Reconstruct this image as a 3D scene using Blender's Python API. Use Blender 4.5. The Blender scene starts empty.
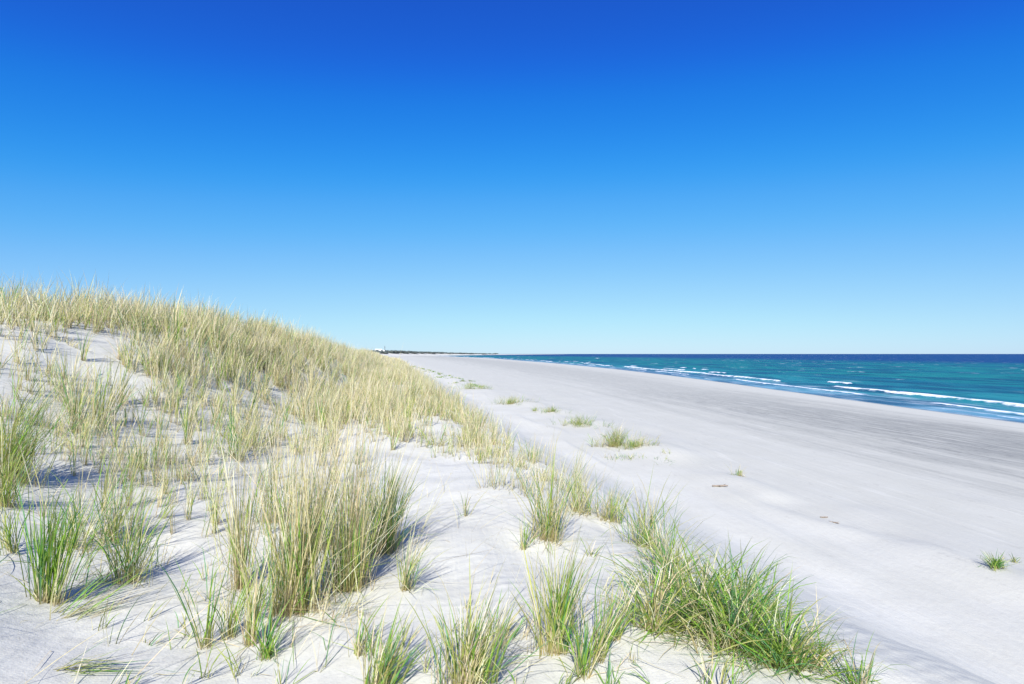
import bpy, math
import numpy as np
from mathutils import Vector

R = math.radians
rng = np.random.default_rng(11)
S = bpy.context.scene
COL = S.collection
EYE = np.array([0.0, 0.0, 6.5])
YAW, PITCH, FPX = R(7.2), R(1.2), 569.0

# ------------------------------------------------------------------ noise
def hash2(ix, iy, seed):
    n = (ix.astype(np.int64) * 374761393 + iy.astype(np.int64) * 668265263 + seed * 1442695041) & 0xFFFFFFFF
    n = ((n ^ (n >> 13)) * 1274126177) & 0xFFFFFFFF
    n = n ^ (n >> 16)
    return (n & 0xFFFFFF) / float(0xFFFFFF)

def vnoise(x, y, seed=0):
    x = np.asarray(x, float); y = np.asarray(y, float)
    ix = np.floor(x); iy = np.floor(y)
    fx = x - ix; fy = y - iy
    fx = fx * fx * fx * (fx * (fx * 6 - 15) + 10); fy = fy * fy * fy * (fy * (fy * 6 - 15) + 10)
    a = hash2(ix, iy, seed); b = hash2(ix + 1, iy, seed); c = hash2(ix, iy + 1, seed); d = hash2(ix + 1, iy + 1, seed)
    return (a + (b - a) * fx) * (1 - fy) + (c + (d - c) * fx) * fy      # 0..1

def fbm(x, y, seed=0, octaves=3):
    s = 0.0; a = 0.5; t = 0.0
    for k in range(octaves):
        s = s + a * vnoise(x * 2 ** k + 17.3 * k, y * 2 ** k - 9.1 * k, seed + k); t += a; a *= 0.5
    return s / t

def sm(t):
    t = np.clip(t, 0, 1); return t * t * (3 - 2 * t)

def table(pts):
    """smooth curve through (v, value) pairs, as a function of v"""
    px = np.array([p[0] for p in pts], float); py = np.array([p[1] for p in pts], float)
    w = lambda v: np.sign(v) * np.log1p(np.abs(v) / 6.0)
    g = np.linspace(w(np.array(-9000.0)), w(np.array(60000.0)), 6000)
    y = np.interp(g, w(px), py)
    k = np.ones(61) / 61
    for _ in range(2):
        y = np.convolve(np.pad(y, 30, mode='edge'), k, mode='valid')
    return lambda v: np.interp(w(np.asarray(v, float)), g, y)

# ------------------------------------------------------------------ the shape of the coast (x to the sea, y along the beach)
lip = table([(-9000, 4), (-40, 3.2), (0, 2.7), (3, 2.15), (4, 1.6), (5, 1.15), (9, .8), (15, .1), (30, -1.6), (60, -3.8), (100, -7), (160, -12), (400, -36), (1000, -95), (2500, -240), (60000, -240)])
crest_off = table([(-40, 10), (0, 10), (6, 9.6), (10, 8.7), (15, 7.4), (26, 5.2), (60, 4.0), (400, 6), (60000, 8)])
rise = table([(-40, 2.2), (0, 2.25), (9, 2.05), (12, 2.2), (16, 2.45), (20, 2.4), (26, 2.05), (40, 1.65), (60, 1.35), (200, 1.2), (600, 2.5), (1500, 4), (60000, 4)])
shore = table([(-9000, 40), (-100, 46), (0, 50), (46, 54), (70, 57), (100, 61), (224, 74), (400, 80), (920, 76), (1500, 25), (2500, -70), (4000, -220), (60000, -220)])
plants = table([(-40, 13.5), (0, 13.5), (12, 13.1), (22, 12.5), (32, 10.9), (42, 10.4), (63, 7.9), (92, 4.7), (160, -3), (400, -26), (1000, -84), (60000, -200)])

def dune_t(x, y):
    c = crest_off(y); off = np.minimum(2.6, .34 * c)
    return (lip(y) - off - x) / (c - off)

def ground(x, y):
    x = np.asarray(x, float); y = np.asarray(y, float)
    L = lip(y); s = shore(y); foot = L + 6.4
    # beach
    b = np.clip((x - foot) / np.maximum(s - foot, 5), -1, 1)
    zb = 1.55 - 0.55 * np.clip(b, 0, 1) - 1.0 * np.clip((b - .55) / .45, 0, 1) ** 1.6
    zb = zb + .10 * np.exp(-((b - .80) / .07) ** 2)
    q = x - s
    zb = np.where(q > 0, -0.045 * q - .0, zb)
    zb = np.maximum(zb, -6)
    dry = np.clip(1 - b / .95, 0, 1)
    zb = zb + dry * (.10 * (fbm(x / 4.0, y / 16.0, 5) - .5) + .05 * (fbm(x / 1.1, y / 5.0, 15) - .5))
    zb = zb + (np.clip(-q / 6, 0, 1) * .05 + .03) * (vnoise(x / 9.0, y / 7.0, 21) - .5)
    p = plants(y)
    hump = np.exp(-((x - p) / 1.7) ** 2)
    zb = zb + hump * (.08 + .26 * sm((vnoise(x / 3.5, y / 4.0, 31) - .35) / .5))
    # low drift steps near the foot, as the wind leaves them
    for k, (o, h) in enumerate(((9.3, .10), (11.6, .08), (16.0, .09), (19.0, .05))):
        e = x - (L + o) - 1.2 * (vnoise(y / 6.0, y * 0 + k, 40 + k) - .5) * 2
        zb = zb + h * sm((e + 1.4) / 1.4) * (1 - sm(e / .35)) * sm((vnoise(y / 7.0, y * 0 + 3 * k, 50 + k) - .3) * 3)
    # dune
    t = dune_t(x, y)
    zd = 4.88 + rise(y) * sm(t)
    back = np.clip(t - 1.0, 0, None)
    zd = zd - 1.8 * sm(back / 3.5) * (1 - .35 * vnoise(x / 22.0, y / 25.0, 61))
    zd = zd + .9 * sm((back - 1) / 3) * (fbm(x / 26.0, y / 30.0, 62) - .5) * 2
    zd = zd + .26 * (fbm(x / 2.6, y / 2.9, 7) - .5) + .07 * (vnoise(x / .8, y / .9, 8) - .5)
    f = sm((x - L + .5) / 8.6)
    z = zd * (1 - f) + zb * f
    # trodden, wind-worked sand near the eye
    near = np.exp(-np.hypot(x, y - 5) / 12.0) * (1 - .75 * sm((x - 7) / 5))
    z = z + near * (.026 * (vnoise(x / .33 + .4 * y, y / .36, 9) - .5) + .012 * (vnoise(x / .15, y / .17, 10) - .5))
    return z

def pixel_ray(px, py):
    a = (px - 512) / FPX; b = -(py - 342) / FPX
    d = np.array([a, math.cos(PITCH) - b * math.sin(PITCH), math.sin(PITCH) + b * math.cos(PITCH)])
    c, s_ = math.cos(YAW), math.sin(YAW)
    return np.array([d[0] * c + d[1] * s_, -d[0] * s_ + d[1] * c, d[2]])

def on_ground(px, py):
    """where the line of sight of a picture point meets the ground: (x, y, depth along the view)"""
    d = pixel_ray(px, py)
    t = np.geomspace(1.5, 4000, 6000)
    p = EYE[None] + t[:, None] * d[None]
    hit = np.nonzero(p[:, 2] <= ground(p[:, 0], p[:, 1]))[0]
    i = hit[0] if len(hit) else len(t) - 1
    fwd = np.array([math.sin(YAW), math.cos(YAW)])
    return p[i, 0], p[i, 1], float(p[i, :2] @ fwd)

# ------------------------------------------------------------------ mesh helpers
def new_mesh(name, verts, faces_flat, per_face, smooth=True, attrs=None):
    me = bpy.data.meshes.new(name)
    nv = len(verts); nl = len(faces_flat)
    per_face = np.asarray(per_face, np.int32)
    me.vertices.add(nv); me.vertices.foreach_set('co', np.asarray(verts, np.float32).ravel())
    me.loops.add(nl); me.loops.foreach_set('vertex_index', np.asarray(faces_flat, np.int32))
    me.polygons.add(len(per_face))
    st = np.concatenate([[0], np.cumsum(per_face)[:-1]]).astype(np.int32)
    me.polygons.foreach_set('loop_start', st)
    me.polygons.foreach_set('use_smooth', np.full(len(per_face), smooth))
    me.update(calc_edges=True)
    for n, a in (attrs or {}).items():
        a = np.asarray(a, np.float32)
        if a.ndim == 1:
            at = me.attributes.new(n, 'FLOAT', 'POINT'); at.data.foreach_set('value', a)
        else:
            at = me.attributes.new(n, 'FLOAT_COLOR', 'POINT')
            at.data.foreach_set('color', np.concatenate([a, np.ones((len(a), 1), np.float32)], 1).ravel())
    return me

def link(name, me, mat, parent=None):
    o = bpy.data.objects.new(name, me); COL.objects.link(o)
    if me is not None and mat is not None and not me.materials: me.materials.append(mat)
    if parent: o.parent = parent
    return o

def tag(o, label=None, cat=None, group=None, kind=None):
    if label: o['label'] = label
    if cat: o['category'] = cat
    if group: o['group'] = group
    if kind: o['kind'] = kind
    return o

def grid_mesh(name, X, Y, Z, attrs=None):
    n, m = X.shape
    v = np.stack([X.ravel(), Y.ravel(), Z.ravel()], 1)
    i = (np.arange(n - 1)[:, None] * m + np.arange(m - 1)[None]).ravel()
    f = np.stack([i, i + 1, i + m + 1, i + m], 1)
    return new_mesh(name, v, f.ravel(), np.full(len(f), 4), True, attrs)

def spaced(lo, hi, d0, a, b, g):
    """coordinates from lo to hi: step d0 between a and b, growing by g outside"""
    mid = np.arange(a, b + 1e-6, d0); up = []; dn = []
    x, d = mid[-1], d0
    while x < hi: d *= g; x += d; up.append(x)
    x, d = mid[0], d0
    while x > lo: d *= g; x -= d; dn.append(x)
    return np.concatenate([dn[::-1], mid, up])

# ------------------------------------------------------------------ node helpers
def material(name):
    m = bpy.data.materials.new(name); m.use_nodes = True
    nt = m.node_tree; nt.nodes.clear()
    return m, nt
def N(nt, t, **kw):
    n = nt.nodes.new(t)
    for k, v in kw.items():
        if k in n.inputs.keys() if hasattr(n.inputs, 'keys') else False: n.inputs[k].default_value = v
        else: setattr(n, k, v)
    return n
def math_node(nt, op, a, b=None, c=None, clamp=False):
    n = nt.nodes.new('ShaderNodeMath'); n.operation = op; n.use_clamp = clamp
    for i, x in enumerate((a, b, c)):
        if x is None: continue
        if isinstance(x, (int, float)): n.inputs[i].default_value = x
        else: nt.links.new(x, n.inputs[i])
    return n.outputs[0]
def mixc(nt, f, a, b, mode='MIX'):
    n = nt.nodes.new('ShaderNodeMix'); n.data_type = 'RGBA'; n.blend_type = mode
    for i, x in ((0, f), (6, a), (7, b)):
        if isinstance(x, (int, float)): n.inputs[i].default_value = x
        elif isinstance(x, tuple): n.inputs[i].default_value = (*x, 1)
        else: nt.links.new(x, n.inputs[i])
    return n.outputs[2]
def noise(nt, vec, scale, detail=3, rough=.55):
    n = nt.nodes.new('ShaderNodeTexNoise'); n.inputs['Scale'].default_value = scale
    n.inputs['Detail'].default_value = detail; n.inputs['Roughness'].default_value = rough
    nt.links.new(vec, n.inputs['Vector']); return n.outputs['Fac']
def mapping(nt, vec, scale, rot=(0, 0, 0)):
    n = nt.nodes.new('ShaderNodeMapping'); n.inputs['Scale'].default_value = scale; n.inputs['Rotation'].default_value = rot
    nt.links.new(vec, n.inputs['Vector']); return n.outputs[0]
def attr(nt, name, out='Fac'):
    n = nt.nodes.new('ShaderNodeAttribute'); n.attribute_name = name; return n.outputs[out]
def mrange(nt, x, a, b, c=0.0, d=1.0, smooth=True):
    n = nt.nodes.new('ShaderNodeMapRange'); n.interpolation_type = 'SMOOTHSTEP' if smooth else 'LINEAR'
    nt.links.new(x, n.inputs[0])
    for i, v in enumerate((a, b, c, d)): n.inputs[i + 1].default_value = v
    return n.outputs[0]
def principled(nt, color, rough, spec=.5, normal=None):
    p = nt.nodes.new('ShaderNodeBsdfPrincipled')
    if isinstance(color, tuple): p.inputs['Base Color'].default_value = (*color, 1)
    else: nt.links.new(color, p.inputs['Base Color'])
    if isinstance(rough, (int, float)): p.inputs['Roughness'].default_value = rough
    else: nt.links.new(rough, p.inputs['Roughness'])
    if isinstance(spec, (int, float)): p.inputs['Specular IOR Level'].default_value = spec
    else: nt.links.new(spec, p.inputs['Specular IOR Level'])
    if normal is not None: nt.links.new(normal, p.inputs['Normal'])
    return p
def finish(nt, shader):
    o = nt.nodes.new('ShaderNodeOutputMaterial'); nt.links.new(shader, o.inputs['Surface'])
def bump(nt, h, strength, dist, prev=None):
    b = nt.nodes.new('ShaderNodeBump'); b.inputs['Strength'].default_value = strength; b.inputs['Distance'].default_value = dist
    nt.links.new(h, b.inputs['Height'])
    if prev is not None: nt.links.new(prev, b.inputs['Normal'])
    return b.outputs[0]

# ------------------------------------------------------------------ materials
def sand_material():
    m, nt = material('sand')
    pos = N(nt, 'ShaderNodeNewGeometry').outputs['Position']
    beach = attr(nt, 'beach')                                   # 0 at the dune foot, 1 at the water's edge
    n1 = noise(nt, mapping(nt, pos, (.5, .5, .5)), 1.0, 5)
    n2 = noise(nt, pos, 7.0, 4, .65)
    n3 = noise(nt, pos, 90.0, 2, .6)
    col = mixc(nt, mrange(nt, n1, .3, .7), (.555, .54, .455), (.615, .60, .515))
    col = mixc(nt, math_node(nt, 'MULTIPLY', mrange(nt, n2, .42, .68), .22), col, (.47, .44, .36))
    col = mixc(nt, math_node(nt, 'MULTIPLY', mrange(nt, n3, .52, .72), .22), col, (.30, .28, .25))
    # flat beach: a little greyer, with a broad shell-and-weed grey belt combed along the shore
    st = noise(nt, mapping(nt, pos, (1.0, .045, 1), (0, 0, R(-1.5))), .55, 6, .62)
    st2 = noise(nt, mapping(nt, pos, (1.0, .08, 1), (0, 0, R(-3))), 2.6, 4, .6)
    onb = mrange(nt, beach, -.02, .16)
    col = mixc(nt, math_node(nt, 'MULTIPLY', onb, .60), col, (.445, .435, .37))
    wob = math_node(nt, 'MULTIPLY_ADD', math_node(nt, 'SUBTRACT', st, .5), .42, beach)
    belt = math_node(nt, 'MULTIPLY', mrange(nt, wob, .24, .54), mrange(nt, wob, .86, .66))
    belt = math_node(nt, 'MULTIPLY', belt, mrange(nt, st2, .28, .62, .35, 1.0))
    sx = nt.nodes.new('ShaderNodeSeparateXYZ'); nt.links.new(pos, sx.inputs[0])
    belt = math_node(nt, 'MULTIPLY', belt, mrange(nt, sx.outputs['Y'], 22.0, 95.0, 1.0, .42))
    col = mixc(nt, math_node(nt, 'MULTIPLY', belt, .84), col, (.205, .208, .190))
    grit = noise(nt, mapping(nt, pos, (1.0, .5, 1)), 2.2, 6, .75)
    col = mixc(nt, math_node(nt, 'MULTIPLY', math_node(nt, 'MULTIPLY', onb, mrange(nt, grit, .58, .72)), .38), col, (.25, .235, .20))
    spk = noise(nt, mapping(nt, pos, (1.0, .35, 1)), 5.0, 4, .7)
    col = mixc(nt, math_node(nt, 'MULTIPLY', math_node(nt, 'MULTIPLY', belt, mrange(nt, spk, .52, .66)), .55), col, (.16, .155, .145))
    streak = math_node(nt, 'MULTIPLY', mrange(nt, st2, .58, .70), mrange(nt, beach, .05, .2))
    col = mixc(nt, math_node(nt, 'MULTIPLY', streak, .45), col, (.59, .575, .50))
    wet = mrange(nt, beach, .972, 1.0)
    col = mixc(nt, math_node(nt, 'MULTIPLY', wet, .8), col, (.20, .19, .18))
    # bump: wind ripples + grains + lumps
    dist = nt.nodes.new('ShaderNodeTexNoise')
    w = nt.nodes.new('ShaderNodeTexWave'); w.inputs['Scale'].default_value = 2.6; w.inputs['Distortion'].default_value = 5.0
    w.inputs['Detail'].default_value = 3; w.inputs['Detail Scale'].default_value = 1.2
    nt.links.new(mapping(nt, pos, (1, 1, .2), (0, 0, R(62))), w.inputs['Vector'])
    patch = mrange(nt, noise(nt, pos, .8, 2), .42, .62)
    patch = math_node(nt, 'MULTIPLY', patch, mrange(nt, beach, -.02, .03, 1.0, .12))
    b = bump(nt, math_node(nt, 'MULTIPLY', w.outputs['Fac'], patch), .30, .010)
    b = bump(nt, n2, .24, .04, b)
    b = bump(nt, n3, .25, .006, b)
    b = bump(nt, st2, .55, .07, b)
    rough = mrange(nt, beach, .97, 1.0, .95, .25)
    p = principled(nt, col, rough, .15, b)
    finish(nt, p.outputs[0]); return m

def grass_material(name):
    m, nt = material(name)
    c = attr(nt, 'tint', 'Color')
    pos = N(nt, 'ShaderNodeNewGeometry').outputs['Position']
    c = mixc(nt, math_node(nt, 'MULTIPLY', mrange(nt, noise(nt, pos, 26.0, 2), .4, .7), .22), c, (.16, .14, .06))
    p = principled(nt, c, .55, .25)
    tr = nt.nodes.new('ShaderNodeBsdfTranslucent'); nt.links.new(c, tr.inputs['Color'])
    mx = nt.nodes.new('ShaderNodeMixShader'); mx.inputs[0].default_value = .38
    nt.links.new(p.outputs[0], mx.inputs[1]); nt.links.new(tr.outputs[0], mx.inputs[2])
    finish(nt, mx.outputs[0]); return m

def sea_material():
    m, nt = material('sea_water')
    pos = N(nt, 'ShaderNodeNewGeometry').outputs['Position']
    q = attr(nt, 'offshore'); foam_a = attr(nt, 'foam')
    big = noise(nt, mapping(nt, pos, (.012, .0045, 1)), 1.0, 3)
    mid = noise(nt, mapping(nt, pos, (.11, .035, 1)), 1.0, 4)
    fine = noise(nt, mapping(nt, pos, (1.0, .45, 1)), 1.2, 5, .65)
    qq = math_node(nt, 'ADD', q, math_node(nt, 'MULTIPLY', math_node(nt, 'SUBTRACT', big, .5), 160.0))
    col = mixc(nt, mrange(nt, q, 0.0, 15.0), (.12, .28, .37), (.02, .20, .225))  # near the shore, sky reflection over wet sand is put into the colour
    col = mixc(nt, mrange(nt, q, 14.0, 60.0), col, (.008, .175, .170))
    col = mixc(nt, mrange(nt, qq, 170.0, 430.0), col, (.006, .028, .165))
    huge = noise(nt, mapping(nt, pos, (.03, .008, 1)), 1.0, 4)
    col = mixc(nt, math_node(nt, 'MULTIPLY', mrange(nt, huge, .46, .62), .62), col, (.003, .050, .15))
    col = mixc(nt, math_node(nt, 'MULTIPLY', mrange(nt, mid, .46, .62), .72), col, (.003, .044, .105))  # darker and, next, lighter wave faces put into the colour
    col = mixc(nt, math_node(nt, 'MULTIPLY', mrange(nt, mid, .42, .28), .45), col, (.018, .20, .20))
    chop_shade = noise(nt, mapping(nt, pos, (.42, .10, 1)), 1.0, 4, .6)
    col = mixc(nt, math_node(nt, 'MULTIPLY', mrange(nt, chop_shade, .50, .64), .6), col, (.003, .055, .10))  # shaded faces of the choppy water, painted as darker colour
    # white water: breakers carried by the mesh, torn by fine noise, and a few whitecaps out at sea
    tear = math_node(nt, 'MULTIPLY_ADD', math_node(nt, 'SUBTRACT', fine, .5), 2.0, foam_a)
    f1 = mrange(nt, tear, .36, .95)
    capn = noise(nt, mapping(nt, pos, (.17, .05, 1)), 1.0, 5, .6)
    f2 = math_node(nt, 'MULTIPLY', mrange(nt, capn, .64, .70), mrange(nt, q, 25.0, 60.0))
    foam = math_node(nt, 'MAXIMUM', math_node(nt, 'MULTIPLY', f1, mrange(nt, foam_a, .03, .2)), f2)
    wash = math_node(nt, 'MULTIPLY', mrange(nt, noise(nt, mapping(nt, pos, (.6, .11, 1)), 1.0, 5, .65), .47, .66), mrange(nt, q, 15.5, 12.0))
    col = mixc(nt, math_node(nt, 'MULTIPLY', wash, .42), col, (.55, .62, .66))
    col = mixc(nt, foam, col, (.80, .82, .83))
    b = bump(nt, mid, .7, 1.2)
    b = bump(nt, fine, .6, .22, b)
    rough = math_node(nt, 'MULTIPLY_ADD', foam, .4, .42)
    p = principled(nt, col, rough, math_node(nt, 'MULTIPLY_ADD', foam, .1, .035), b)
    finish(nt, p.outputs[0]); return m

def plain(name, color, rough=.8, var=.25, scale=3.0):
    m, nt = material(name)
    pos = N(nt, 'ShaderNodeNewGeometry').outputs['Position']
    n = noise(nt, pos, scale, 4)
    c = mixc(nt, mrange(nt, n, .3, .7), tuple(x * (1 - var) for x in color), tuple(x * (1 + var) for x in color))
    p = principled(nt, c, rough, .25, bump(nt, n, .4, .01))
    finish(nt, p.outputs[0]); return m

SAND = sand_material(); GREEN = grass_material('green_marram'); STRAW = grass_material('dry_marram'); SEA = sea_material()
WOOD = plain('weathered_wood', (.26, .21, .165), .9, .35, 30)
PINE = plain('far_pines', (.07, .085, .075), .9, .4, .05)
WHITE = plain('white_render', (.80, .80, .79), .8, .04, .3)
DARKGLASS = plain('dark_glass', (.05, .06, .07), .2, .1, 1)
STEEL = plain('dark_steel', (.07, .07, .08), .6, .1, 1)
ROOF = plain('grey_roof', (.45, .45, .46), .8, .1, 1)

# ------------------------------------------------------------------ ground
gx = spaced(-9000, 900, .085, -9.5, 6.5, 1.045)
gy = spaced(-9000, 12000, .085, 1.5, 13.0, 1.040)
GX, GY = np.meshgrid(gx, gy, indexing='ij')
GZ = ground(GX, GY)
bt = (GX - (lip(GY) + 6.4)) / np.maximum(shore(GY) - lip(GY) - 6.4, 5)
g = link('beach_and_dunes', grid_mesh('beach_and_dunes', GX, GY, GZ, {'beach': bt.ravel()}), SAND)
# faces must look up
tag(g, 'pale sand dune falling to a broad flat white sand beach', 'sand', kind='structure')

# ------------------------------------------------------------------ sea
sq = np.concatenate([np.arange(-3, 42, .33), 42 + np.cumsum(.33 * 1.055 ** np.arange(1, 175))])
sq = sq[sq < 70000]
sy = spaced(-6000, 70000, 1.1, 8.0, 210.0, 1.035)
Q, Y2 = np.meshgrid(sq, sy, indexing='ij')
X2 = shore(Y2) + Q
fade = np.exp(-np.clip(np.hypot(X2, Y2) - 150, 0, None) / 400.0)
Z2 = np.zeros_like(Q); foam = np.zeros_like(Q)
deep = sm(Q / 20.0)
Z2 += fade * deep * (.26 * (fbm(X2 / 7.0, Y2 / 24.0, 70) - .5) + .12 * (fbm(X2 / 2.2, Y2 / 5.0, 71) - .5))
def breaker(q0, amp, seed, thr, wob, foamw, vscale, wash):
    global Z2, foam
    c = q0 + wob * (fbm(Y2 / 38.0, Y2 * 0, seed) - .5) * 2 + .28 * wob * (vnoise(Y2 / 4.0, Y2 * 0, seed + 3) - .5)
    e = Q - c
    on = sm((fbm(Y2 / vscale, Y2 * 0 + 5, seed + 7, 2) - thr) / .12)
    fv = .35 + 1.3 * fbm(Y2 / 9.0, Y2 * 0 + 2, seed + 11); foamw = foamw * fv
    prof = np.where(e < 0, np.exp(-(e / .55) ** 2), np.exp(-(e / 1.7) ** 2))
    Z2 += amp * on * prof
    fr = np.where(e > 0, np.exp(-(e / (.2 + .3 * fv)) ** 2), np.exp(-(e / foamw) ** 2))
    tail = np.where(e > 0, np.exp(-(e / (foamw * .7)) ** 2), np.exp(-np.abs(e) / (foamw * 2.2))) * .55 * wash
    foam = np.maximum(foam, on * np.maximum(fr, tail))
breaker(15.0, .32, 80, .30, 3.2, 1.0, 22.0, 1.1)
breaker(8.0, .14, 90, .44, 2.4, .55, 15.0, .9)
breaker(23.5, .36, 101, .58, 2.0, .9, 13.0, .6)
breaker(36.0, .30, 113, .66, 3.0, .9, 14.0, .3)
breaker(158.0, .55, 120, .60, 10, 3.0, 90.0, .2)
breaker(2.6, .04, 130, .58, 1.4, .35, 12.0, .7)
sea = link('sea', grid_mesh('sea', X2, Y2, Z2, {'offshore': Q.ravel(), 'foam': foam.ravel()}), SEA)
tag(sea, 'turquoise sea turning navy at the horizon with white breakers along the shore', 'sea', kind='structure')

# ------------------------------------------------------------------ marram grass
PAL_GREEN = np.array([[.17, .36, .035], [.25, .44, .05], [.10, .27, .06], [.34, .46, .07], [.12, .31, .12]])
PAL_STRAW = np.array([[.69, .60, .35], [.76, .68, .43], [.60, .51, .27], [.69, .62, .33], [.80, .74, .53]])
PAL_OLIVE = np.array([[.42, .44, .12], [.52, .50, .18], [.34, .40, .10]])
SHEATH = np.array([.40, .31, .16])

def blades(cx, cy, rx, ry, n, h, hs, splay, curl, lean, leanaz, width, kind, seed, K=5, rot=0.0, root_z=None, wild=.06):
    """n grass blades as arching tapered strips -> verts, tints (world space)"""
    r = np.random.default_rng(seed)
    m = max(2, n // 5); si = r.integers(0, m, n)                # blades come in shoots of about five
    a = r.uniform(0, 2 * np.pi, m); rad = np.minimum(np.abs(r.normal(0, .62, m)), 1.7)
    j = .012 + .05 * rx
    ex, ey = rx * rad * np.cos(a), ry * rad * np.sin(a)
    ex, ey = ex[si] + r.normal(0, j, n), ey[si] + r.normal(0, j, n)
    bx = cx + ex * math.cos(rot) - ey * math.sin(rot); by = cy + ex * math.sin(rot) + ey * math.cos(rot)
    sl = r.normal(0, .05 + .28 * splay, (m, 2))[si]; sh = r.uniform(.62, 1.05, m)[si]
    return blade_strips(bx, by, (a + rot)[si], rad[si], h, hs, splay, curl, lean, leanaz, width, kind, r, K, root_z, wild, sl, sh)

def blade_strips(bx, by, outaz, rad, h, hs, splay, curl, lean, leanaz, width, kind, r, K, root_z=None, wild=.06, sl=None, sh=None):
    n = len(bx)
    if sl is None: sl = np.zeros((n, 2))
    if sh is None: sh = np.ones(n)
    z0 = ground(bx, by) - .02 if root_z is None else root_z(bx, by)
    H = h * sh * np.clip(1 + hs * r.normal(0, 1, n), .25, 1 + 1.35 * hs)
    az = outaz + r.normal(0, 1.0, n)
    th0x = splay * rad * np.cos(az) * r.uniform(.4, 1.3, n) + lean * math.cos(leanaz) + sl[:, 0] + r.normal(0, .05 + .12 * splay, n)
    th0y = splay * rad * np.sin(az) * r.uniform(.4, 1.3, n) + lean * math.sin(leanaz) + sl[:, 1] + r.normal(0, .05 + .12 * splay, n)
    w = r.uniform(0, 1, n) < wild
    th0x = np.where(w, r.normal(0, .8, n), th0x); th0y = np.where(w, r.normal(0, .8, n), th0y)
    baz = np.arctan2(th0y, th0x) + r.normal(0, .5, n)
    cu = curl * np.abs(r.normal(1, .55, n)) * np.where(r.uniform(0, 1, n) < .12, 2.4, 1.0)
    t = np.linspace(0, 1, K + 1)
    P = np.zeros((n, K + 1, 3)); P[:, 0] = np.stack([bx, by, z0], 1)
    kink = np.where(r.uniform(0, 1, n) < .13, r.uniform(.5, 1.4, n), 0); kk = r.integers(2, K + 1, n)
    for k in range(1, K + 1):
        tt = (k - .5) / K
        ax = th0x + cu * np.cos(baz) * tt ** 1.6 + kink * np.cos(baz) * (k >= kk)
        ay = th0y + cu * np.sin(baz) * tt ** 1.6 + kink * np.sin(baz) * (k >= kk)
        m = np.hypot(ax, ay) + 1e-6; s_ = np.sin(np.minimum(m, 2.4)); c_ = np.cos(np.minimum(m, 2.4))
        P[:, k] = P[:, k - 1] + (H / K)[:, None] * np.stack([s_ * ax / m, s_ * ay / m, c_], 1)
    # blades that droop come to rest on the sand
    gz = ground(P[:, :, 0].ravel(), P[:, :, 1].ravel()).reshape(n, K + 1) + .012
    if root_z is None: P[:, 1:, 2] = np.maximum(P[:, 1:, 2], gz[:, 1:])
    W = width * r.uniform(.65, 1.25, n)
    sa = r.uniform(0, np.pi, n); side = np.stack([np.cos(sa), np.sin(sa), np.zeros(n)], 1)
    tw = r.normal(0, .6, n)
    V = np.zeros((n, 2 * K + 1, 3))
    for k in range(K):
        ang = sa + tw * t[k]
        sd = np.stack([np.cos(ang), np.sin(ang), r.normal(0, .1, n)], 1)
        ww = (W * (.75 + .5 * t[k]) * (1 - t[k] ** 3))[:, None] * .5
        V[:, 2 * k] = P[:, k] - sd * ww; V[:, 2 * k + 1] = P[:, k] + sd * ww
    V[:, 2 * K] = P[:, K]
    pal = {'green': PAL_GREEN, 'straw': PAL_STRAW, 'olive': PAL_OLIVE}[kind]
    base = pal[r.integers(0, len(pal), n)] * r.uniform(.8, 1.2, (n, 1)) * r.uniform(.93, 1.07, (n, 3))
    T = np.concatenate([np.repeat(t[:K], 2), [1.0]])
    C = np.repeat(base[:, None], 2 * K + 1, 1)
    dead = r.uniform(.1, .35, n)[:, None]                       # papery sheath at the root
    f = np.clip(1 - T[None] / dead, 0, 1)[..., None]
    C = C * (1 - f) + SHEATH * f
    if kind != 'straw':
        tip = np.clip((T[None] - r.uniform(.6, 1.0, n)[:, None]) / .3, 0, 1)[..., None]
        C = C * (1 - tip) + np.array([.45, .41, .21]) * tip
    return V.reshape(-1, 3), C.reshape(-1, 3), n, K

def strips_mesh(name, parts, origin=(0, 0, 0)):
    V = []; C = []; F = []; PF = []; o = 0
    for v, c, n, K in parts:
        m = 2 * K + 1
        base = (np.arange(n) * m + o)[:, None]
        q = np.concatenate([np.stack([2 * k + np.zeros(n), 2 * k + 1 + np.zeros(n), 2 * k + 3 + np.zeros(n), 2 * k + 2 + np.zeros(n)], 1) + base for k in range(K - 1)]) if K > 1 else np.zeros((0, 4))
        tr = np.stack([np.full(n, 2 * K - 2), np.full(n, 2 * K - 1), np.full(n, 2 * K)], 1) + base
        F += [q.ravel(), tr.ravel()]; PF += [np.full(len(q), 4), np.full(n, 3)]
        V.append(v); C.append(c); o += n * m
    V = np.concatenate(V) - np.array(origin)
    return new_mesh(name, V, np.concatenate(F).astype(np.int64), np.concatenate(PF), True, {'tint': np.concatenate(C)})

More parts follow.
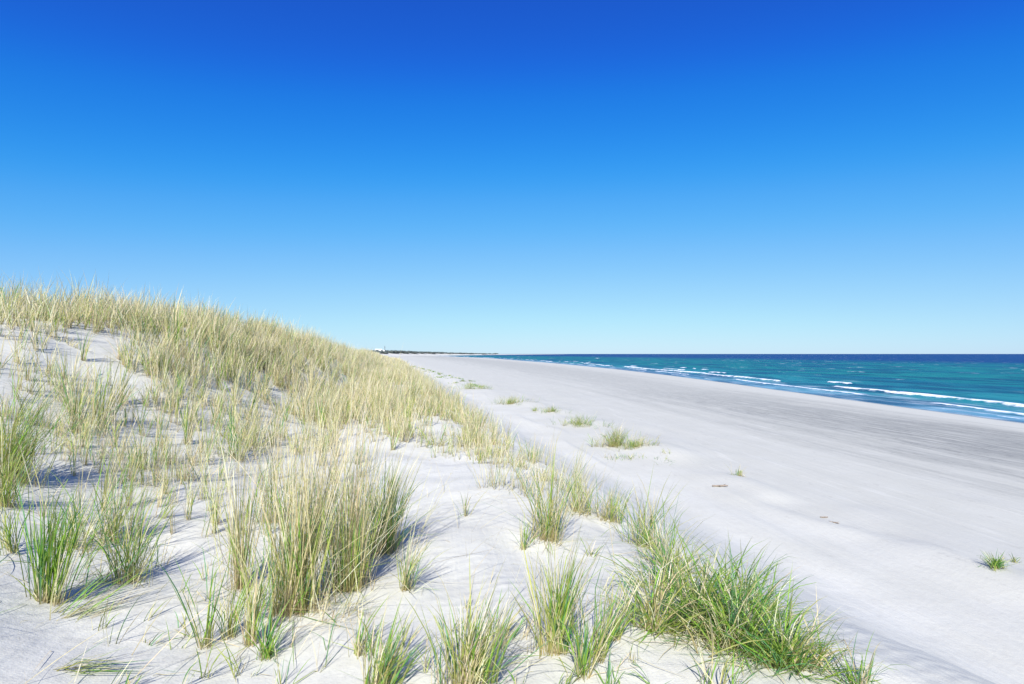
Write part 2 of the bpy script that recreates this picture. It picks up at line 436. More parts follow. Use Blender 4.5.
SEED = [100]
def tuft(label, px, py, hpx, wpx, ng, ns, splay=.25, curl=.5, lean=0., leanaz=0., cat='marram grass', group=None, name='marram_tussock',
         deep=.6, gh=.8, sh=1.0, wild=.08, olive=.45, width=None, hs=.2):
    """a tussock whose foot is seen at (px, py): hpx tall, wpx wide at the foot; ng green and ns dry blades"""
    x, y, d = on_ground(px, py)
    h = hpx * d / FPX; rx = max(.5 * wpx * d / FPX, .015)
    ry = max(rx * deep, .015)
    w = width or min(max(.0060, .00105 * d), .016)
    z = float(ground(x, y)); root = bpy.data.objects.new(name, None); COL.objects.link(root)
    root.empty_display_size = .1; root.location = (x, y, z)
    tag(root, label, cat, group)
    SEED[0] += 10; s = SEED[0]
    org = (x, y, z)
    ng, ns = int(ng * 1.2), int(ns * 1.1)
    if ng:
        no = int(ng * olive)
        ps = [blades(x, y, rx, ry, ng - no, h * gh, hs, splay, curl, lean, leanaz, w * 1.1, 'green', s, rot=-YAW, wild=wild)]
        if no: ps.append(blades(x, y, rx, ry, no, h * gh, hs, splay, curl, lean, leanaz, w * 1.1, 'olive', s + 1, rot=-YAW, wild=wild))
        link('green_blades', strips_mesh('green_blades', ps, org), GREEN, root)
    if ns:
        no = int(ns * .3)
        ps = [blades(x, y, rx, ry, ns - no, h * sh, hs, splay * .8, curl * .8, lean, leanaz, w * .85, 'straw', s + 2, rot=-YAW, wild=wild),
              blades(x, y, rx, ry, no, h * sh * .55, .35, splay * 1.5, curl * 1.4, lean, leanaz, w * .85, 'straw', s + 3, rot=-YAW, wild=.2)]
        link('dry_blades', strips_mesh('dry_blades', ps, org), STRAW, root)
    return root

E = 0.0            # lean azimuth: 0 = towards the sea
# --- bottom left
tuft('dense dark green tussock with brown foot standing alone in the lower left corner', 45, 602, 118, 24, 120, 30, .09, .18, .05, E, gh=1, sh=.8, olive=.1)
tuft('big bushy green clump cut by the left edge of the picture', 6, 478, 108, 60, 230, 110, .34, .55, .16, E, gh=1, sh=.95)
tuft('low green clump at the left edge just below the big bushy clump', 6, 506, 70, 40, 80, 40, .4, .6, .1, E, gh=1, sh=.9)
tuft('loose green and straw clump throwing a broad shadow right of the lone dark tussock', 128, 582, 100, 46, 70, 40, .35, .5, .05, E, gh=1, sh=.9)
tuft('faint green clump between the lone dark tussock and the left edge', 12, 552, 62, 24, 30, 16, .25, .4, .05, E, gh=1)
tuft('spindly pale green clump behind the lone dark tussock', 75, 548, 66, 50, 60, 30, .3, .45, .1, E, gh=1)
tuft('loose straw-tipped clump upslope of the one with the broad shadow', 112, 540, 78, 50, 60, 40, .3, .45, .1, E, gh=1)
tuft('flattened green and straw blades lying on the sand beside the lone dark tussock', 62, 618, 92, 40, 22, 24, .2, .25, 1.15, .95, gh=1, wild=.0)
tuft('few bright green blades lying flat at the very bottom of the left corner', 55, 668, 80, 50, 26, 8, .5, .3, 1.2, .2, gh=.8, wild=.0)
# --- bottom, sand between
tuft('thin stalk bundle with a bare straw foot alone on sand, lower left', 207, 648, 95, 9, 18, 16, .14, .25, .02, E, gh=1)
tuft('tiny wilted sprig on bare sand left of the thin stalk bundle', 190, 637, 26, 8, 7, 4, .8, .8, .1, 2.6, gh=1)
tuft('short stalk bundle just right of the thin bundle with a bare straw foot', 228, 640, 70, 14, 22, 14, .2, .4, .05, E, gh=1)
tuft('slanting straw clump in front of the tallest tussock', 250, 645, 105, 14, 20, 44, .12, .25, .10, E, gh=.8)
tuft('low blue-green tuft in front of the tallest tussock', 266, 658, 62, 18, 46, 14, .35, .5, .08, E, gh=1, olive=.05)
# --- the tall middle tussock: four clumps that stand apart at the foot
tuft('narrow upright straw column left of the tallest tussock', 240, 588, 150, 22, 30, 120, .05, .12, 0, E, gh=.7, hs=.16)
tuft('short straw column upslope of the narrow upright one', 215, 524, 62, 10, 10, 30, .06, .12, 0, E, gh=.8)
tuft('tallest straw tussock with green heart in the middle of the dune', 292, 612, 196, 50, 200, 270, .10, .16, 0.02, E, gh=.6, deep=.9, hs=.3)
tuft('tall straw tussock right behind the tallest one', 348, 590, 174, 42, 170, 240, .12, .18, 0.03, E, gh=.55, deep=1.0, hs=.32)
tuft('broad straw tussock with bluish green right flank behind the tallest ones', 382, 552, 116, 44, 190, 150, .24, .30, .05, E, gh=.8, deep=.9)
tuft('straw tussock behind the gap of the two tallest ones', 318, 548, 136, 66, 90, 170, .12, .2, 0.02, E, gh=.6, deep=.8)
tuft('dry clump at the left rear of the tallest tussock', 272, 522, 112, 60, 60, 120, .12, .2, 0.02, E, gh=.6)
tuft('spreading thin fringe on the right foot of the broad bluish tussock', 404, 590, 70, 26, 34, 44, .35, .45, .18, E, gh=.9)
tuft('bleached broken stalks littered under the two tallest tussocks', 335, 618, 56, 60, 10, 46, .9, .6, .35, E, gh=.8, wild=.3)
# --- bottom middle
tuft('green tuft at the bottom edge below the tallest tussocks', 378, 688, 78, 42, 80, 66, .28, .45, .16, E, gh=1)
tuft('small olive tuft left of the green one at the bottom edge', 358, 655, 52, 22, 26, 26, .3, .5, .12, E, gh=1)
tuft('full green and straw tuft at the bottom edge in the middle', 470, 690, 108, 48, 130, 120, .24, .4, .14, E, gh=1)
tuft('brown dry litter leaning off the full bottom tuft', 500, 640, 52, 34, 12, 50, .4, .5, .5, .4, gh=1)
tuft('sheaf of green and tan blades in the bottom middle', 553, 652, 112, 38, 110, 100, .20, .34, .06, E, gh=1)
tuft('thin pair of blades in front of the tan sheaf', 562, 688, 42, 6, 10, 3, .3, .3, .1, E, gh=1)
tuft('narrow blue-green sprig right of the tan sheaf', 580, 676, 86, 14, 34, 22, .22, .4, .06, E, gh=1, olive=.1)
tuft('narrow forked green sprig between tan sheaf and big green clump', 598, 660, 88, 14, 36, 24, .28, .4, .08, E, gh=1)
tuft('upright dark green sprig of three blades at the bottom edge', 607, 690, 42, 8, 9, 0, .25, .25, .06, E, gh=1, olive=0)
tuft('dark green leaning sprig beside the foot of the big green clump', 612, 640, 70, 14, 34, 22, .25, .4, .2, E, gh=1)
tuft('bent little green blade alone on sand at the bottom edge', 652, 686, 34, 8, 6, 0, .3, .4, .7, 2.7, gh=1, olive=0)
# --- the big green clump on the lip of the dune
tuft('left flank of the lush green growth on the dune edge, tan foot bare', 652, 630, 84, 26, 100, 60, .72, 1.05, .05, E, gh=1, sh=1.0, wild=.22, hs=.30, width=.0074)
tuft('lush bright green tussock in the heart of the growth on the dune edge', 702, 626, 88, 76, 320, 130, .72, 1.05, .05, E, gh=1, sh=1, olive=.12, wild=.22, hs=.30, width=.0074)
tuft('lush green tussock with tan skirt at the front of the growth on the dune edge', 738, 648, 90, 74, 310, 150, .72, 1.05, .08, E, gh=1, sh=.95, olive=.15, wild=.22, hs=.30, width=.0074)
tuft('green tussock with wiry blades arching seaward at the right end of the growth', 785, 666, 76, 50, 200, 80, .72, 1.05, .18, E, gh=1.05, sh=.9, olive=.12, wild=.22, hs=.30, width=.0074)
tuft('green tussock at the back of the lush growth beside open sand', 745, 608, 62, 60, 200, 50, .72, 1.05, .1, E, gh=1.05, sh=.9, olive=.12, wild=.22, hs=.30, width=.0074)
tuft('tan green tussock at the upper left of the lush growth', 672, 588, 72, 50, 130, 60, .72, 1.05, .05, E, gh=1, sh=1, wild=.22, hs=.30, width=.0074)
tuft('sparse dark blades at the bottom edge below the lush growth', 715, 690, 52, 40, 26, 12, .4, .5, .1, E, gh=1)
tuft('small green tuft with arching blades in the bottom right beyond the lush growth', 858, 688, 56, 40, 54, 14, .6, 1.0, .05, E, gh=1, olive=.1)
tuft('loose wiry tuft between the lush growth and the small bottom right tuft', 818, 668, 66, 34, 34, 12, .6, 1.1, .2, E, gh=1, wild=.16, hs=.28)
# --- up the lip
tuft('straw and green tuft with tall tips on the dune edge behind the lush growth', 648, 548, 68, 40, 90, 80, .3, .5, .06, E, gh=1, wild=.16, hs=.28)
tuft('ragged straw tuft linking the lush growth to the one with tall tips', 668, 566, 56, 40, 70, 60, .5, .8, .08, E, gh=1, wild=.14, hs=.28)
tuft('low straw tuft on the dune edge left of the one with tall tips', 612, 522, 44, 40, 60, 90, .35, .55, .06, E, gh=1)
tuft('tall straw and green tuft with dark hanging foot where the dune edge bends', 546, 540, 92, 32, 90, 110, .28, .42, .05, E, gh=.9, wild=.16, hs=.28)
tuft('straw tuft joined to the right of the tall one at the bend', 580, 512, 50, 44, 70, 110, .32, .5, .06, E, gh=.9, wild=.16, hs=.28)
tuft('dark narrow sprig left of the tall tuft at the bend', 523, 550, 44, 10, 16, 10, .25, .4, .1, E, gh=1, olive=.1, wild=.16, hs=.28)
tuft('tiny green sprig on sand below the low straw tuft', 589, 556, 24, 8, 9, 2, .5, .4, .1, E, gh=1)
tuft('lone spindly sprig on the smooth bare sand', 466, 516, 34, 8, 10, 8, .5, .5, 0, E, gh=1)
tuft('small green plant with long wiry blades at the edge of the smooth bare sand', 436, 446, 38, 12, 18, 12, .75, .7, 0, E, gh=1)
# --- left slope
tuft('bunch of three upright yellow-green stalk columns on the left slope', 76, 432, 82, 12, 26, 34, .10, .18, .06, E, gh=1)
tuft('upright yellow-green column right of the three-column bunch', 92, 424, 76, 10, 22, 26, .10, .18, .08, E, gh=1)
tuft('thin dark-footed stalk leaning right, next to the yellow-green columns', 104, 421, 72, 7, 12, 16, .10, .18, .12, E, gh=1)
tuft('wispy straw bundle leaning right under the crest grass', 122, 402, 58, 12, 6, 30, .14, .2, .18, E, gh=1)
tuft('curved green stalk with pale foot in the middle of the left slope', 186, 444, 58, 8, 14, 14, .14, .25, -.05, E, gh=1)
tuft('short straw clump with dark foot in the middle of the left slope', 137, 468, 46, 26, 20, 40, .28, .4, .1, E, gh=1)
tuft('green-footed low clump left of the tallest tussock\'s rear', 232, 458, 60, 40, 50, 60, .35, .5, .15, E, gh=.9)
tuft('leaning dead stems beside a shadow on the open slope', 160, 518, 40, 14, 10, 16, .3, .4, .3, E, gh=1)
tuft('small dark green clump in the sand bowl at the far left', 30, 424, 52, 18, 26, 14, .4, .6, .3, E, gh=1)
tuft('flat dry mat under the crest on the bare sand shelf', 72, 345, 10, 46, 10, 60, .7, .8, .3, E, gh=1)

tuft('tall dense tussock standing out darker on the skyline of the dune crest', 172, 352, 58, 34, 60, 120, .16, .26, .04, E, gh=.9)
tuft('wind-bent wiry tussock on the skyline at the upper left corner of the dune', 6, 318, 48, 26, 40, 40, .5, .8, .1, E, gh=1, wild=.2)

# scattered thin stalks on the slope: nothing tells these apart
loose = []
r0 = np.random.default_rng(5)
tries = 0
while len(loose) < 84 and tries < 4000:
    tries += 1
    px = r0.uniform(18, 268); py = r0.uniform(352, 545)
    if py > 530 and px < 90: continue
    if px < 70 and 400 < py < 440: continue
    if any(abs(px - a) < 9 and abs(py - b) < 11 for a, b in loose): continue
    if vnoise(px / 60., py / 50., 3) < .30: continue
    loose.append((px, py))
for px, py in loose:
    k = r0.uniform(.7, 1.3); far = py < 420
    tuft('thin straw stalk tuft among the many dotted over the sandy left slope', px, py, (44 if far else 56) * k, r0.uniform(3, 9), int(r0.integers(2, 10)), int(r0.integers(5, 18)), .10, .22,
         r0.uniform(-.05, .18), E, group='thin stalk tufts dotted over the left slope', name='marram_tuft', gh=.9)

uphill = []; tries = 0
while len(uphill) < 26 and tries < 3000:
    tries += 1
    px = r0.uniform(268, 412); py = r0.uniform(418, 500)
    if px > 360 and py > 455: continue
    if any(abs(px - a) < 12 and abs(py - b) < 10 for a, b in uphill): continue
    uphill.append((px, py))
for px, py in uphill:
    tuft('pale loose straw wisps on the sand uphill behind the tallest tussock', px, py, r0.uniform(34, 62), r0.uniform(6, 20), int(r0.integers(3, 12)), int(r0.integers(10, 26)), .16, .28,
         r0.uniform(0, .15), E, group='straw wisps behind the tallest tussock', name='marram_tuft', gh=.7)
sprigs = []; tries = 0
while len(sprigs) < 44 and tries < 4000:
    tries += 1
    px = r0.uniform(70, 640); py = r0.uniform(560, 690)
    if px > 420 and py < 600: continue
    if px > 260 and px < 420 and py < 640: continue
    if 500 < px < 620 and py < 660: continue
    if any(abs(px - a) < 14 and abs(py - b) < 10 for a, b in sprigs): continue
    sprigs.append((px, py))
for px, py in sprigs:
    tuft('wispy little sprig of a few blades among many on the sand near the bottom edge', px, py, r0.uniform(24, 56), r0.uniform(4, 12), int(r0.integers(2, 6)), int(r0.integers(2, 6)), .35, .45,
         r0.uniform(0, .5), r0.uniform(-.6, 1.2), group='wispy sprigs on the lower sand', name='marram_sprig', gh=1, wild=.1)
# dead blades blown over the sand
rl = np.random.default_rng(77); nl = 1500
lx = rl.uniform(-5.5, 2.2, nl); ly = rl.uniform(2.6, 11.0, nl)
keep = (lx < lip(ly) + .3) & (rl.uniform(0, 1, nl) < .25 + .9 * (vnoise(lx / .9, ly / .9, 88) > .55)); lx, ly = lx[keep], ly[keep]
th = rl.normal(.9, .9, len(lx))
vv = blade_strips(lx, ly, th, np.ones(len(lx)), .34, .4, 1.25, .25, 0., 0., .0042, 'straw', rl, 5, None, .0)
lit = link('straw_litter', strips_mesh('straw_litter', [vv]), STRAW)
tag(lit, 'dead straw blades lying scattered over the dune sand', 'straw', kind='stuff')

# --- plants on the beach
B = 'beach grass'
tuft('small bright green tuft alone on the beach at the right edge', 996, 568, 22, 22, 110, 14, .7, .9, 0, E, cat=B, olive=.1, name='beach_grass_tuft')
tuft('flat grey-green runner plant right beside the lone bright tuft at the right edge', 1012, 562, 12, 22, 18, 6, .9, .9, 0, E, cat=B, name='beach_grass_tuft')
tuft('tiny brownish tuft in the middle of the open beach', 739, 476, 13, 12, 30, 34, .5, .6, .2, E, cat=B, name='beach_grass_tuft')
tuft('largest yellow-green tuft of the low dune line on the beach', 616, 446, 26, 40, 230, 170, .6, .8, .1, E, cat=B, name='beach_grass_tuft')
tuft('short tuft trailing seaward from the largest one of the beach line', 637, 447, 15, 44, 150, 120, .6, .8, .1, E, cat=B, name='beach_grass_tuft')
tuft('pale sparse seedlings in front of the largest tuft of the beach line', 630, 459, 10, 80, 90, 40, .8, .8, .1, E, cat=B, name='beach_grass_tuft')
tuft('bright green low tuft left of the largest one in the beach line', 579, 425, 14, 50, 260, 90, .7, .8, .1, E, cat=B, name='beach_grass_tuft')
tuft('small round tuft in the beach line, right one of a close pair', 551, 412, 10, 24, 160, 50, .7, .8, .1, E, cat=B, name='beach_grass_tuft')
tuft('small dark tuft in the beach line, left one of a close pair', 535, 411, 8, 9, 50, 10, .7, .8, .1, E, cat=B, name='beach_grass_tuft')
tuft('long yellow-green tuft where the beach line nears the dune', 510, 404, 12, 44, 260, 140, .7, .8, .1, E, cat=B, name='beach_grass_tuft')
tuft('scruffy green tuft second farthest of the clear beach line tufts', 469, 389, 11, 32, 180, 60, .7, .8, .1, E, cat=B, name='beach_grass_tuft')
tuft('dark tuft just beyond the scruffy one on the beach', 483, 389, 8, 22, 110, 20, .7, .8, .1, E, cat=B, name='beach_grass_tuft')
for k in range(30):
    f = k / 29.0
    yy = 84 + 150 * f ** 1.3; xx = float(plants(yy)) + r0.normal(0, 1.0)
    d = xx * math.sin(YAW) + yy * math.cos(YAW)
    a = (xx * math.cos(YAW) - yy * math.sin(YAW)) / d
    b = (float(ground(xx, yy)) - 6.5) / d
    hp = r0.uniform(.32, .62) * FPX / d; wp = r0.uniform(1.2, 3.0) * FPX / d
    tuft('tiny dark grass spot in the far line along the foot of the dunes', 512 + FPX * a, 342 + FPX * math.tan(PITCH) - FPX * b, hp, wp, 60, 20, .7, .8, .1, E, cat=B,
         group='far grass spots along the dune foot', name='beach_grass_tuft', width=.04, olive=.05)

# --- the closed stands on the crest, the back slope and along the dune edge: beyond counting
def stand(name, label, n_try, xlo, xhi, ylo, yhi, dens, nb, h, width, seed, green, K=4):
    r = np.random.default_rng(seed)
    u = r.uniform(0, 1, n_try); y = ylo * (yhi / ylo) ** u if ylo > 0 else r.uniform(ylo, yhi, n_try)
    x = r.uniform(0, 1, n_try) * (xhi(y) - xlo(y)) + xlo(y)
    ok = r.uniform(0, 1, n_try) < dens(x, y)
    x, y = x[ok], y[ok]
    parts = []
    tall = .45 + .95 * fbm(x / 1.4, y / 1.6, seed + 5)
    tall = tall * (1 - (.42 - .20 * sm((y - 8) / 4)) * np.exp(-((x - lip(y) - .2) / .9) ** 2) * (y < 26)) * (.66 + .34 * sm((y - 9) / 6))
    ns_ = max(1, nb // 5); k = len(x) * ns_                     # shoots, each of five blades
    a = r.uniform(0, 2 * np.pi, k); rad = np.minimum(np.abs(r.normal(0, .6, k)), 1.8); rr = np.repeat(r.uniform(.12, .38, len(x)), ns_)
    sx = np.repeat(x, ns_) + rr * rad * np.cos(a); sy_ = np.repeat(y, ns_) + rr * rad * np.sin(a)
    rep5 = lambda q: np.repeat(q, 5, axis=0)
    bx = rep5(sx) + r.normal(0, .02, k * 5); by = rep5(sy_) + r.normal(0, .02, k * 5)
    th = rep5(np.repeat(tall, ns_) * r.uniform(.6, 1.08, k)); a = rep5(a); rad = rep5(rad); sl = rep5(r.normal(0, .13, (k, 2)))
    dist = np.hypot(bx, by)
    for kind, lo, hi in (('straw', 0, 1 - green), ('olive', 1 - green, 1 - green * .45), ('green', 1 - green * .45, 1.01)):
        pick = r.uniform(0, 1, len(bx)); m = (pick >= lo) & (pick < hi)
        if not m.any(): continue
        hh = h * th[m] * (1.0 if kind == 'straw' else .8)
        w = np.clip(.00072 * dist[m], .005, width) * (np.clip(dist[m] / 40, 1, 1.6))
        v, c, n, K_ = blade_strips(bx[m], by[m], a[m], rad[m], hh, .30, .20, .34, .05, E, w, kind, r, K, None, .06, sl[m])
        parts.append((v, c, n, K_))
    o = link(name, strips_mesh(name, parts), STRAW)
    tag(o, label, 'grass', kind='stuff'); return len(bx)

def d_main(x, y):
    t = dune_t(x, y); n = fbm(x / 1.7, y / 2.0, 200)
    crest = sm((t - .74) / .12) * (1 - .75 * sm((t - 1.8) / 1.5))
    mid = np.maximum(sm((y - 8.3) / 1.5) * sm((t - .30) / .2), .56 * sm((y - 5.4) / 1.8) * sm((t - .06) / .14) * sm((.8 - t) / .2))              # behind the bare left slope the stand comes further down
    far = sm((y - 7) / 11.5) * sm((lip(y) + .6 - x) / .5)
    edge = sm((y - 5.6) / 1.2) * np.exp(-((x - lip(y) - .15) / .46) ** 2) * 1.15
    bare = (1 - sm((y - 11.5) / 1.5)) * (1 - sm((t - .72) / .1)) * sm((t - .55) / .1)   # the bare sand shelf under the crest
    dd = np.maximum.reduce([crest, mid * (1 - bare), far * .9, edge])
    strip = .8 * sm((y - 7.5) / 2) * sm((60 - y) / 20) * np.exp(-((x - lip(y) - .45) / .60) ** 2)
    return np.maximum(strip * (.45 + .55 * sm((n - .3) / .2)), dd * (.10 + .90 * sm((n - .32) / .28)))
nb1 = stand('dune_grass', 'closed stand of straw coloured marram grass along the dune crest and edge', 7200,
            lambda y: lip(y) - crest_off(y) - 4.0, lambda y: lip(y) + 1.8, 4.0, 75.0, d_main, 35, .84, .014, 300, .34)
nb2 = stand('far_dune_grass', 'pale marram grass covering the dunes running into the distance', 3000,
            lambda y: lip(y) - 14.0, lambda y: lip(y) + 1.5, 70.0, 700.0, lambda x, y: np.full_like(x, .9), 12, .8, .05, 320, .15, 3)
print('stand blades', nb1, nb2)

# ------------------------------------------------------------------ driftwood and wrack on the beach
def tube(pts, rad, sides=7):
    pts = np.array(pts, float); n = len(pts); V = []; F = []
    for i in range(n):
        tg = pts[min(i + 1, n - 1)] - pts[max(i - 1, 0)]; tg /= np.linalg.norm(tg)
        a = np.cross(tg, [0, 0, 1.0]); a = a / (np.linalg.norm(a) + 1e-9); b = np.cross(a, tg)
        for k in range(sides):
            an = 2 * math.pi * k / sides
            V.append(pts[i] + rad[i] * (1 + .12 * math.sin(5 * an + i)) * (math.cos(an) * a + math.sin(an) * b))
    for i in range(n - 1):
        for k in range(sides):
            F.append([i * sides + k, i * sides + (k + 1) % sides, (i + 1) * sides + (k + 1) % sides, (i + 1) * sides + k])
    F.append(list(range(sides))[::-1]); F.append([(n - 1) * sides + k for k in range(sides)])
    return V, F
def joined(tubes):
    V = []; fl = []; pf = []
    for v, f in tubes:
        o = len(V); V += list(v)
        for q in f: fl += [i + o for i in q]; pf.append(len(q))
    return np.array(V), fl, pf
def driftwood(label, px, py, length, ang, rad, seed, fork=True):
    x, y, d = on_ground(px, py); r = np.random.default_rng(seed)
    root = bpy.data.objects.new('driftwood', None); COL.objects.link(root)
    root.location = (x, y, float(ground(x, y))); tag(root, label, 'driftwood')
    s_ = np.linspace(-.5, .5, 9) * length
    wob = np.cumsum(r.normal(0, .02 * length, 9)); lx = s_ * math.cos(ang) - wob * math.sin(ang); ly = s_ * math.sin(ang) + wob * math.cos(ang)
    lz = ground(x + lx, y + ly) - float(ground(x, y)) + rad * .8 + .05 * length * (s_ / length + .5) ** 2
    rd = rad * (1 - .6 * np.abs(s_ / length + .1))
    link('stem', new_mesh('stem', *joined([tube(np.stack([lx, ly, lz], 1), rd)]), True), WOOD, root)
    if fork:
        for side in (-1, 1):
            i = 5 if side > 0 else 3
            p0 = np.array([lx[i], ly[i], lz[i]]); a2 = ang + side * .8
            pts = [p0 + np.array([math.cos(a2) * k, math.sin(a2) * k, .25 * k]) * length * .09 for k in range(5)]
            link('twig', new_mesh('twig', *joined([tube(pts, rad * .55 * np.linspace(1, .3, 5), 5)]), True), WOOD, root)
driftwood('dark weathered branch lying on sand below the tiny brownish beach tuft', 720, 487, .55, -.5, .035, 1)
driftwood('thin dark stick half buried on the open beach, left piece of two', 824, 518, .22, -.3, .022, 2, False)
driftwood('thin twig with a fork on the open beach, right piece of two', 834, 523, .30, -1.0, .018, 3)

# ------------------------------------------------------------------ the far end of the bay
def far_point(px, d):
    a = (px - 512) / FPX
    return np.array([a * d * math.cos(YAW) + d * math.sin(YAW), -a * d * math.sin(YAW) + d * math.cos(YAW)])
spine = [(355, 1300, 9), (380, 1500, 10), (405, 1900, 10), (430, 2400, 9), (460, 3300, 7), (500, 4800, 4), (535, 7000, 2.5), (560, 9800, 1)]
sp = np.array([[*far_point(p, d), h] for p, d, h in spine])
t_ = np.linspace(0, 1, 160); tt = np.linspace(0, 1, len(sp))
cx, cy, ch = (np.interp(t_, tt, sp[:, k]) for k in range(3))
dx, dy = np.gradient(cx), np.gradient(cy); ll = np.hypot(dx, dy); nx, ny = dy / ll, -dx / ll
off = np.linspace(-1, 1, 15)
wid = 60 + 25 * t_ * 6
HX = cx[:, None] + nx[:, None] * off[None] * wid[:, None]; HY = cy[:, None] + ny[:, None] * off[None] * wid[:, None]
HZ = -1 + (ch[:, None] + 1) * (1 - np.abs(off[None]) ** 2.2) * (.85 + .3 * vnoise(HX / 60., HY / 60., 400))
hb = np.zeros(HX.size)
hd = link('headland', grid_mesh('headland', HX, HY, HZ, {'beach': hb}), SAND)
tag(hd, 'low sandy headland at the far end of the bay', 'headland', kind='structure')

def pine_clump(c, rad, h, r):
    """an uneven pine crown: rings pushed in and out, on a short trunk"""
    V = []; F = []; sd = 7
    lev = [(0.0, .12), (.18, .12), (.2, .8), (.45, 1.0), (.7, .75), (.9, .4)]
    for k, (z, w) in enumerate(lev):
        for i in range(sd):
            a = 2 * math.pi * i / sd + k * .3; q = w * rad * r.uniform(.65, 1.25)
            V.append((c[0] + q * math.cos(a), c[1] + q * math.sin(a), c[2] + z * h * r.uniform(.93, 1.07)))
    V.append((c[0], c[1], c[2] + h))
    for k in range(len(lev) - 1):
        for i in range(sd):
            F.append([k * sd + i, k * sd + (i + 1) % sd, (k + 1) * sd + (i + 1) % sd, (k + 1) * sd + i])
    for i in range(sd): F.append([(len(lev) - 1) * sd + i, (len(lev) - 1) * sd + (i + 1) % sd, len(V) - 1])
    return V, F
rp = np.random.default_rng(9); clumps = []
for k in range(900):
    f = rp.uniform(0.09, .66) ** 1.05; i = f * 159; i0 = int(i)
    o = rp.uniform(-.45, .45); w = wid[i0]
    x = cx[i0] + nx[i0] * o * w + rp.normal(0, ll[i0] * .6); y = cy[i0] + ny[i0] * o * w + rp.normal(0, ll[i0] * .6)
    h = rp.uniform(6, 10.5) * (1.0 - .35 * f)
    z = np.interp(f, tt, sp[:, 2]) * .75 - .5
    clumps.append(pine_clump((x, y, z), rp.uniform(4, 8) * (1 + 3 * f), h, rp))
fo = link('far_forest', new_mesh('far_forest', *joined(clumps), True), PINE)
tag(fo, 'dark strip of pine wood on the headland at the far end of the beach', 'forest', kind='stuff')

def box(c, s, rot=0.0):
    V = [];
    for sx, sy_, sz in ((-1, -1, 0), (1, -1, 0), (1, 1, 0), (-1, 1, 0), (-1, -1, 1), (1, -1, 1), (1, 1, 1), (-1, 1, 1)):
        V.append((c[0] + sx * s[0] / 2, c[1] + sy_ * s[1] / 2, c[2] + sz * s[2]))
    return V, [[3, 2, 1, 0], [4, 5, 6, 7], [0, 1, 5, 4], [1, 2, 6, 5], [2, 3, 7, 6], [3, 0, 4, 7]]
bp = far_point(379.5, 1450)
bl = bpy.data.objects.new('seaside_building', None); COL.objects.link(bl)
bl.location = (bp[0], bp[1], 8.0); bl.rotation_euler = (0, 0, R(10))
tag(bl, 'long low white building at the far end of the beach beside the dark wood', 'building')
link('wall', new_mesh('wall', *joined([box((-3, 0, 0), (17, 12, 11)), box((9.5, 1, 0), (8, 10, 8.5))]), False), WHITE, bl)
link('roof', new_mesh('roof', *joined([box((-3, 0, 11.003), (17.8, 12.8, .5)), box((9.6, 1, 8.503), (8.2, 10.6, .4))]), False), WHITE, bl)
for fl in range(3):
    for c in range(5):
        link('window', new_mesh('window', *joined([box((-9.6 + c * 3.3, -6.03, 1.6 + 3.2 * fl), (1.5, .12, 1.5))]), False), DARKGLASS, bl)
mp = far_point(384.8, 1430)
ms = bpy.data.objects.new('mast', None); COL.objects.link(ms)
ms.location = (mp[0], mp[1], 8.0); tag(ms, 'thin dark mast standing beside the far white building', 'mast')
link('pole', new_mesh('pole', *joined([tube([(0, 0, 0), (0.001, 0, 9), (0, 0.001, 18.5)], [.8, .6, .45], 8)]), True), STEEL, ms)
link('crossarm', new_mesh('crossarm', *joined([box((0, 0, 15.2), (3.2, .4, .4))]), False), STEEL, ms)

# ------------------------------------------------------------------ light, sky, camera
SUN_EL, SUN_AZ = R(38), R(7.2 + 6 + 180)                        # azimuth clockwise from +Y
sd = Vector((math.sin(SUN_AZ) * math.cos(SUN_EL), math.cos(SUN_AZ) * math.cos(SUN_EL), math.sin(SUN_EL)))
L = bpy.data.lights.new('sun', 'SUN'); L.energy = 4.05; L.angle = R(.53); L.color = (1, .975, .94)
lo = bpy.data.objects.new('sun', L); COL.objects.link(lo); lo.rotation_euler = sd.to_track_quat('Z', 'Y').to_euler(); lo.location = (0, 0, 60)

W = bpy.data.worlds.new('World'); S.world = W; W.use_nodes = True
nt = W.node_tree; nt.nodes.clear()
sky = nt.nodes.new('ShaderNodeTexSky'); sky.sky_type = 'NISHITA'; sky.sun_disc = False
sky.sun_elevation = SUN_EL; sky.sun_rotation = SUN_AZ; sky.air_density = 1.0; sky.dust_density = .1; sky.ozone_density = 6.0; sky.altitude = 0
EXPO = .88
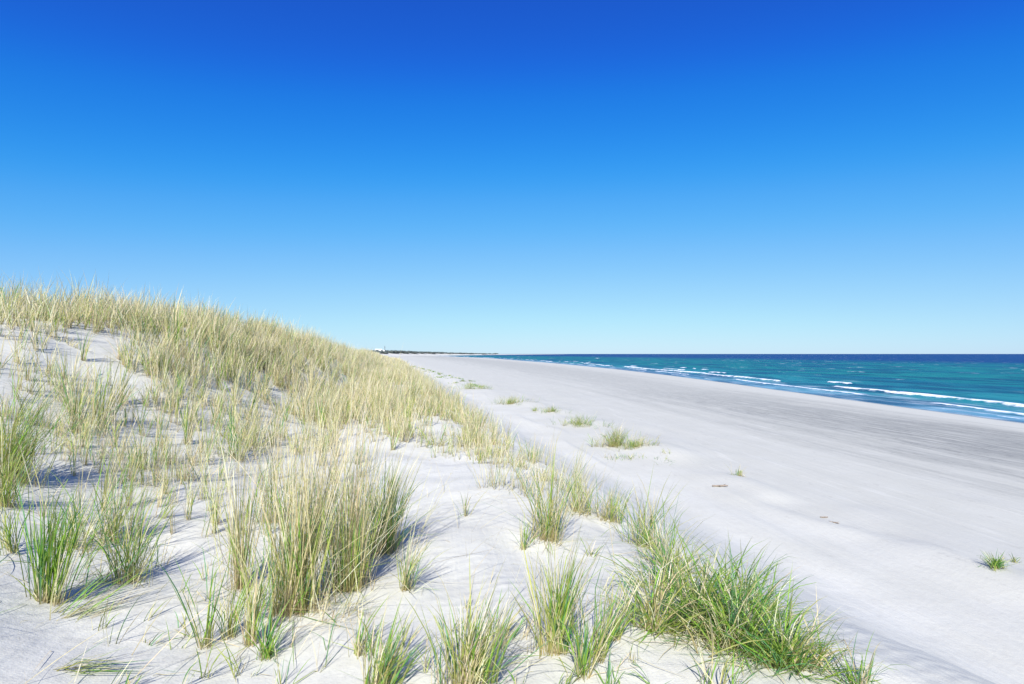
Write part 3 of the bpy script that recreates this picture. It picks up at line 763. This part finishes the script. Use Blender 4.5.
# grade the physical sky per channel to the deep, polarised blue of the photograph's film response
nrm = nt.nodes.new('ShaderNodeVectorMath'); nrm.operation = 'SCALE'; nrm.inputs['Scale'].default_value = 1 / 20.0
sep = nt.nodes.new('ShaderNodeSeparateColor'); cmb = nt.nodes.new('ShaderNodeCombineColor')
nt.links.new(sky.outputs[0], nrm.inputs[0]); nt.links.new(nrm.outputs[0], sep.inputs[0])
for ch, pts in enumerate((((0, .004), (.038, .012), (.054, .016), (.0915, .092), (.14, .225), (.215, .37), (.37, .56), (.6, .78), (1, 1)),
                          ((0, 0), (.0765, .105), (.108, .22), (.175, .425), (.24, .55), (.345, .715), (.43, .83), (.6, .93), (1, 1)),
                          ((0, 0), (.165, .63), (.215, .80), (.32, .94), (.455, .99), (1, 1)))):
    fc = nt.nodes.new('ShaderNodeFloatCurve'); cv = fc.mapping.curves[0]
    while len(cv.points) > 2: cv.points.remove(cv.points[-1])
    cv.points[0].location = pts[0]; cv.points[1].location = pts[-1]
    for p in pts[1:-1]: cv.points.new(*p)
    fc.mapping.update(); nt.links.new(sep.outputs[ch], fc.inputs['Value']); nt.links.new(fc.outputs[0], cmb.inputs[ch])
bgs = nt.nodes.new('ShaderNodeVectorMath'); bgs.operation = 'SCALE'; bgs.inputs['Scale'].default_value = 10.0 / 2 ** EXPO
bg = nt.nodes.new('ShaderNodeBackground'); bg.inputs['Strength'].default_value = .10
ow = nt.nodes.new('ShaderNodeOutputWorld')
nt.links.new(cmb.outputs[0], bgs.inputs[0]); nt.links.new(bgs.outputs[0], bg.inputs[0]); nt.links.new(bg.outputs[0], ow.inputs[0])

cam = bpy.data.cameras.new('camera'); cam.sensor_width = 36; cam.lens = 36 * FPX / 1024; cam.clip_start = .05; cam.clip_end = 200000
co = bpy.data.objects.new('camera', cam); COL.objects.link(co)
co.location = EYE; co.rotation_euler = (R(90) + PITCH, 0, -YAW)
S.camera = co
S.render.resolution_x, S.render.resolution_y = 1024, 684
S.view_settings.view_transform = 'Standard'; S.view_settings.look = 'None'; S.view_settings.gamma = 1; S.view_settings.exposure = EXPO
S.view_settings.use_curve_mapping = False
S.cycles.max_bounces = 8; S.cycles.transparent_max_bounces = 8
